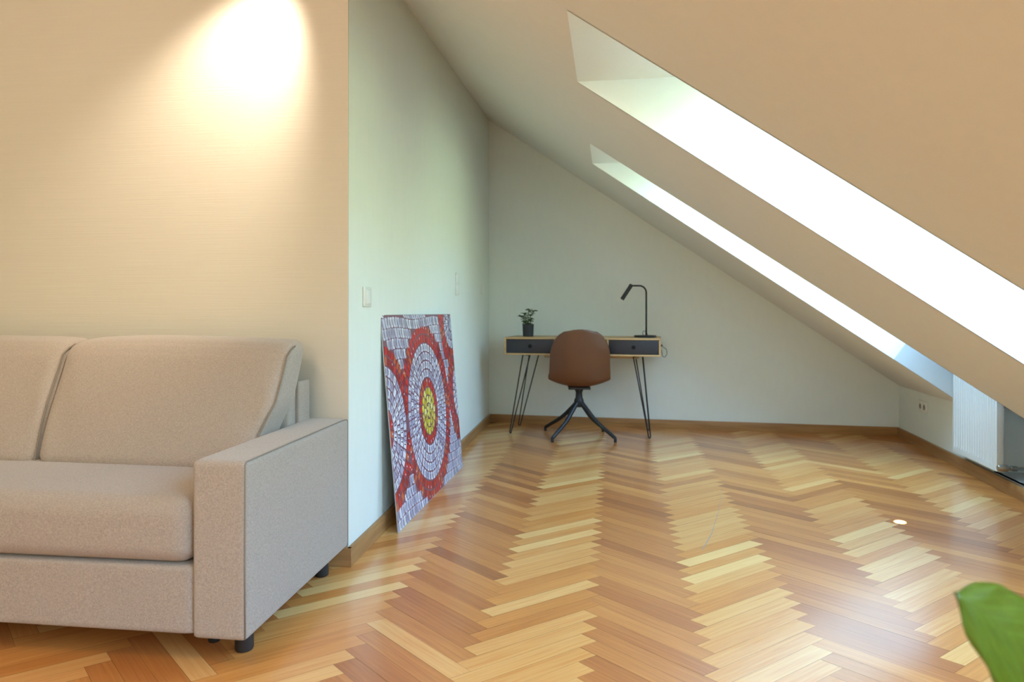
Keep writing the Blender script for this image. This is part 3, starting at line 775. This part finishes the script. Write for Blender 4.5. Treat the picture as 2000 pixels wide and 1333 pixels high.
# ------------------------------------------------------------ plant at the right edge, mostly out of frame
def leafbuild(n, b):
    uv = N(n, 'ShaderNodeUVMap'); uv.uv_map = 'UVMap'; sp2 = N(n, 'ShaderNodeSeparateXYZ'); n.links.new(uv.outputs[0], sp2.inputs[0])
    ab = N(n, 'ShaderNodeMath', operation='ABSOLUTE'); n.links.new(sp2.outputs[0], ab.inputs[0])
    # side veins run obliquely
    cmb = N(n, 'ShaderNodeMath', operation='MULTIPLY_ADD'); cmb.inputs[1].default_value = -.55; n.links.new(ab.outputs[0], cmb.inputs[0]); n.links.new(sp2.outputs[1], cmb.inputs[2])
    mm = N(n, 'ShaderNodeMath', operation='MULTIPLY'); mm.inputs[1].default_value = 44; n.links.new(cmb.outputs[0], mm.inputs[0])
    sn_ = N(n, 'ShaderNodeMath', operation='SINE'); n.links.new(mm.outputs[0], sn_.inputs[0])
    mr = N(n, 'ShaderNodeMapRange'); mr.inputs[1].default_value = .9; mr.inputs[2].default_value = 1; n.links.new(sn_.outputs[0], mr.inputs[0])
    no = N(n, 'ShaderNodeTexNoise'); no.inputs['Scale'].default_value = 5; n.links.new(uv.outputs[0], no.inputs[0])
    rp = N(n, 'ShaderNodeValToRGB'); rp.color_ramp.elements[0].color = (.052, .072, .001, 1); rp.color_ramp.elements[1].color = (.095, .115, .001, 1); n.links.new(no.outputs[0], rp.inputs[0])
    mx = N(n, 'ShaderNodeMix', data_type='RGBA'); mx.inputs[7].default_value = (.13, .20, .02, 1)
    ml = N(n, 'ShaderNodeMath', operation='MULTIPLY'); ml.inputs[1].default_value = .35; n.links.new(mr.outputs[0], ml.inputs[0])
    n.links.new(ml.outputs[0], mx.inputs[0]); n.links.new(rp.outputs[0], mx.inputs[6]); n.links.new(mx.outputs[2], b.inputs['Base Color'])
bigleaf_m = mat('glossy_leaf', rough=.4, spec=.35, coat=.08, build=leafbuild)
def px(u, v, Y): return Vector(((u - 1000) / 1333. * Y, Y, .97 - (v - 610) / 1333. * Y))
pot_c = Vector((1.02, .78, 0))
bp_ = thing('foliage_plant', 'large-leaved green plant whose glossy leaf enters at the lower right corner', 'plant', pot_c, 0)
bm = NB(); lathe(bm, [(0, 0), (.10, 0), (.105, .004), (.13, .23), (.134, .24), (.124, .24), (.118, .20), (0, .20)], 40); auto(link_mesh('pot', bm, pot_m, bp_))
bm = NB(); lathe(bm, [(.118, .201), (.06, .206), (0, .21)], 24); link_mesh('soil', bm, soil_m, bp_, smooth=True)
def big_leaf(tip, base, wdt, nrm, curl=.03, droop=.03):
    tip, base = tip - pot_c, base - pot_c
    ax = base - tip; ln = ax.length; ax.normalize(); nrm = (nrm - ax * nrm.dot(ax)).normalized(); sd = ax.cross(nrm)
    bm = NB(); uvl = bm.loops.layers.uv.new('UVMap'); na, nb = 16, 30; G = []
    for j in range(nb + 1):
        t = j / nb; hw = wdt * (math.sin(math.pi * t ** .88) ** .95) if 0 < t < 1 else .0
        hw = max(hw, .0005)
        row = []
        for i in range(na + 1):
            a = -1 + 2 * i / na
            p_ = tip + ax * ln * t + sd * a * hw + nrm * (-droop * 4 * (t - .5) ** 2 + curl * abs(a) ** 1.5 * hw / wdt + .003 * math.sin(t * 26 - abs(a) * 5) * abs(a))
            row.append((bm.verts.new(p_), (a, t)))
        G.append(row)
    for j in range(nb):
        for i in range(na):
            q = (G[j][i], G[j][i + 1], G[j + 1][i + 1], G[j + 1][i]); f = bm.faces.new([z[0] for z in q])
            for lp_, z in zip(f.loops, q): lp_[uvl].uv = z[1]
    o = link_mesh('leaf', bm, bigleaf_m, bp_, smooth=True)
    md = o.modifiers.new('thick', 'SOLIDIFY'); md.thickness = .0012
    bm = NB(); tube(bm, [tip + ax * ln * t + nrm * (-droop * 4 * (t - .5) ** 2 - .001) for t in [q / 12 for q in range(13)]], .002, 6, radii=[.0006 + .0022 * q / 12 for q in range(13)])
    mr_ = link_mesh('midrib', bm, mat('leaf_rib', (.06, .15, .02), .5), o, smooth=True)
    # petiole down to the pot
    bm = NB(); b0 = base + nrm * -droop
    tube(bm, smooth_pts([b0, b0 + ax * .05 + UP * -.03, Vector((b0.x * .35, b0.y * .35, .33)), Vector((b0.x * .08, b0.y * .08, .2))], 6), .004, 8)
    link_mesh('petiole', bm, stem_m, bp_, smooth=True)
    return o
big_leaf(px(1882, 1160, .74), px(2140, 1385, .80), .058, Vector((-.12, -.80, .58)), curl=-.010, droop=.010)
for (an, rr, hh, l_) in ((.3, .14, .46, .22), (1.3, .14, .55, .22), (-.9, .13, .44, .20)):
    d = Vector((math.cos(an), math.sin(an), 0)); b0 = pot_c + d * .06 + UP * (hh - .06)
    big_leaf(b0 + d * l_ + UP * .0, b0, .075, UP, curl=.01, droop=.02)
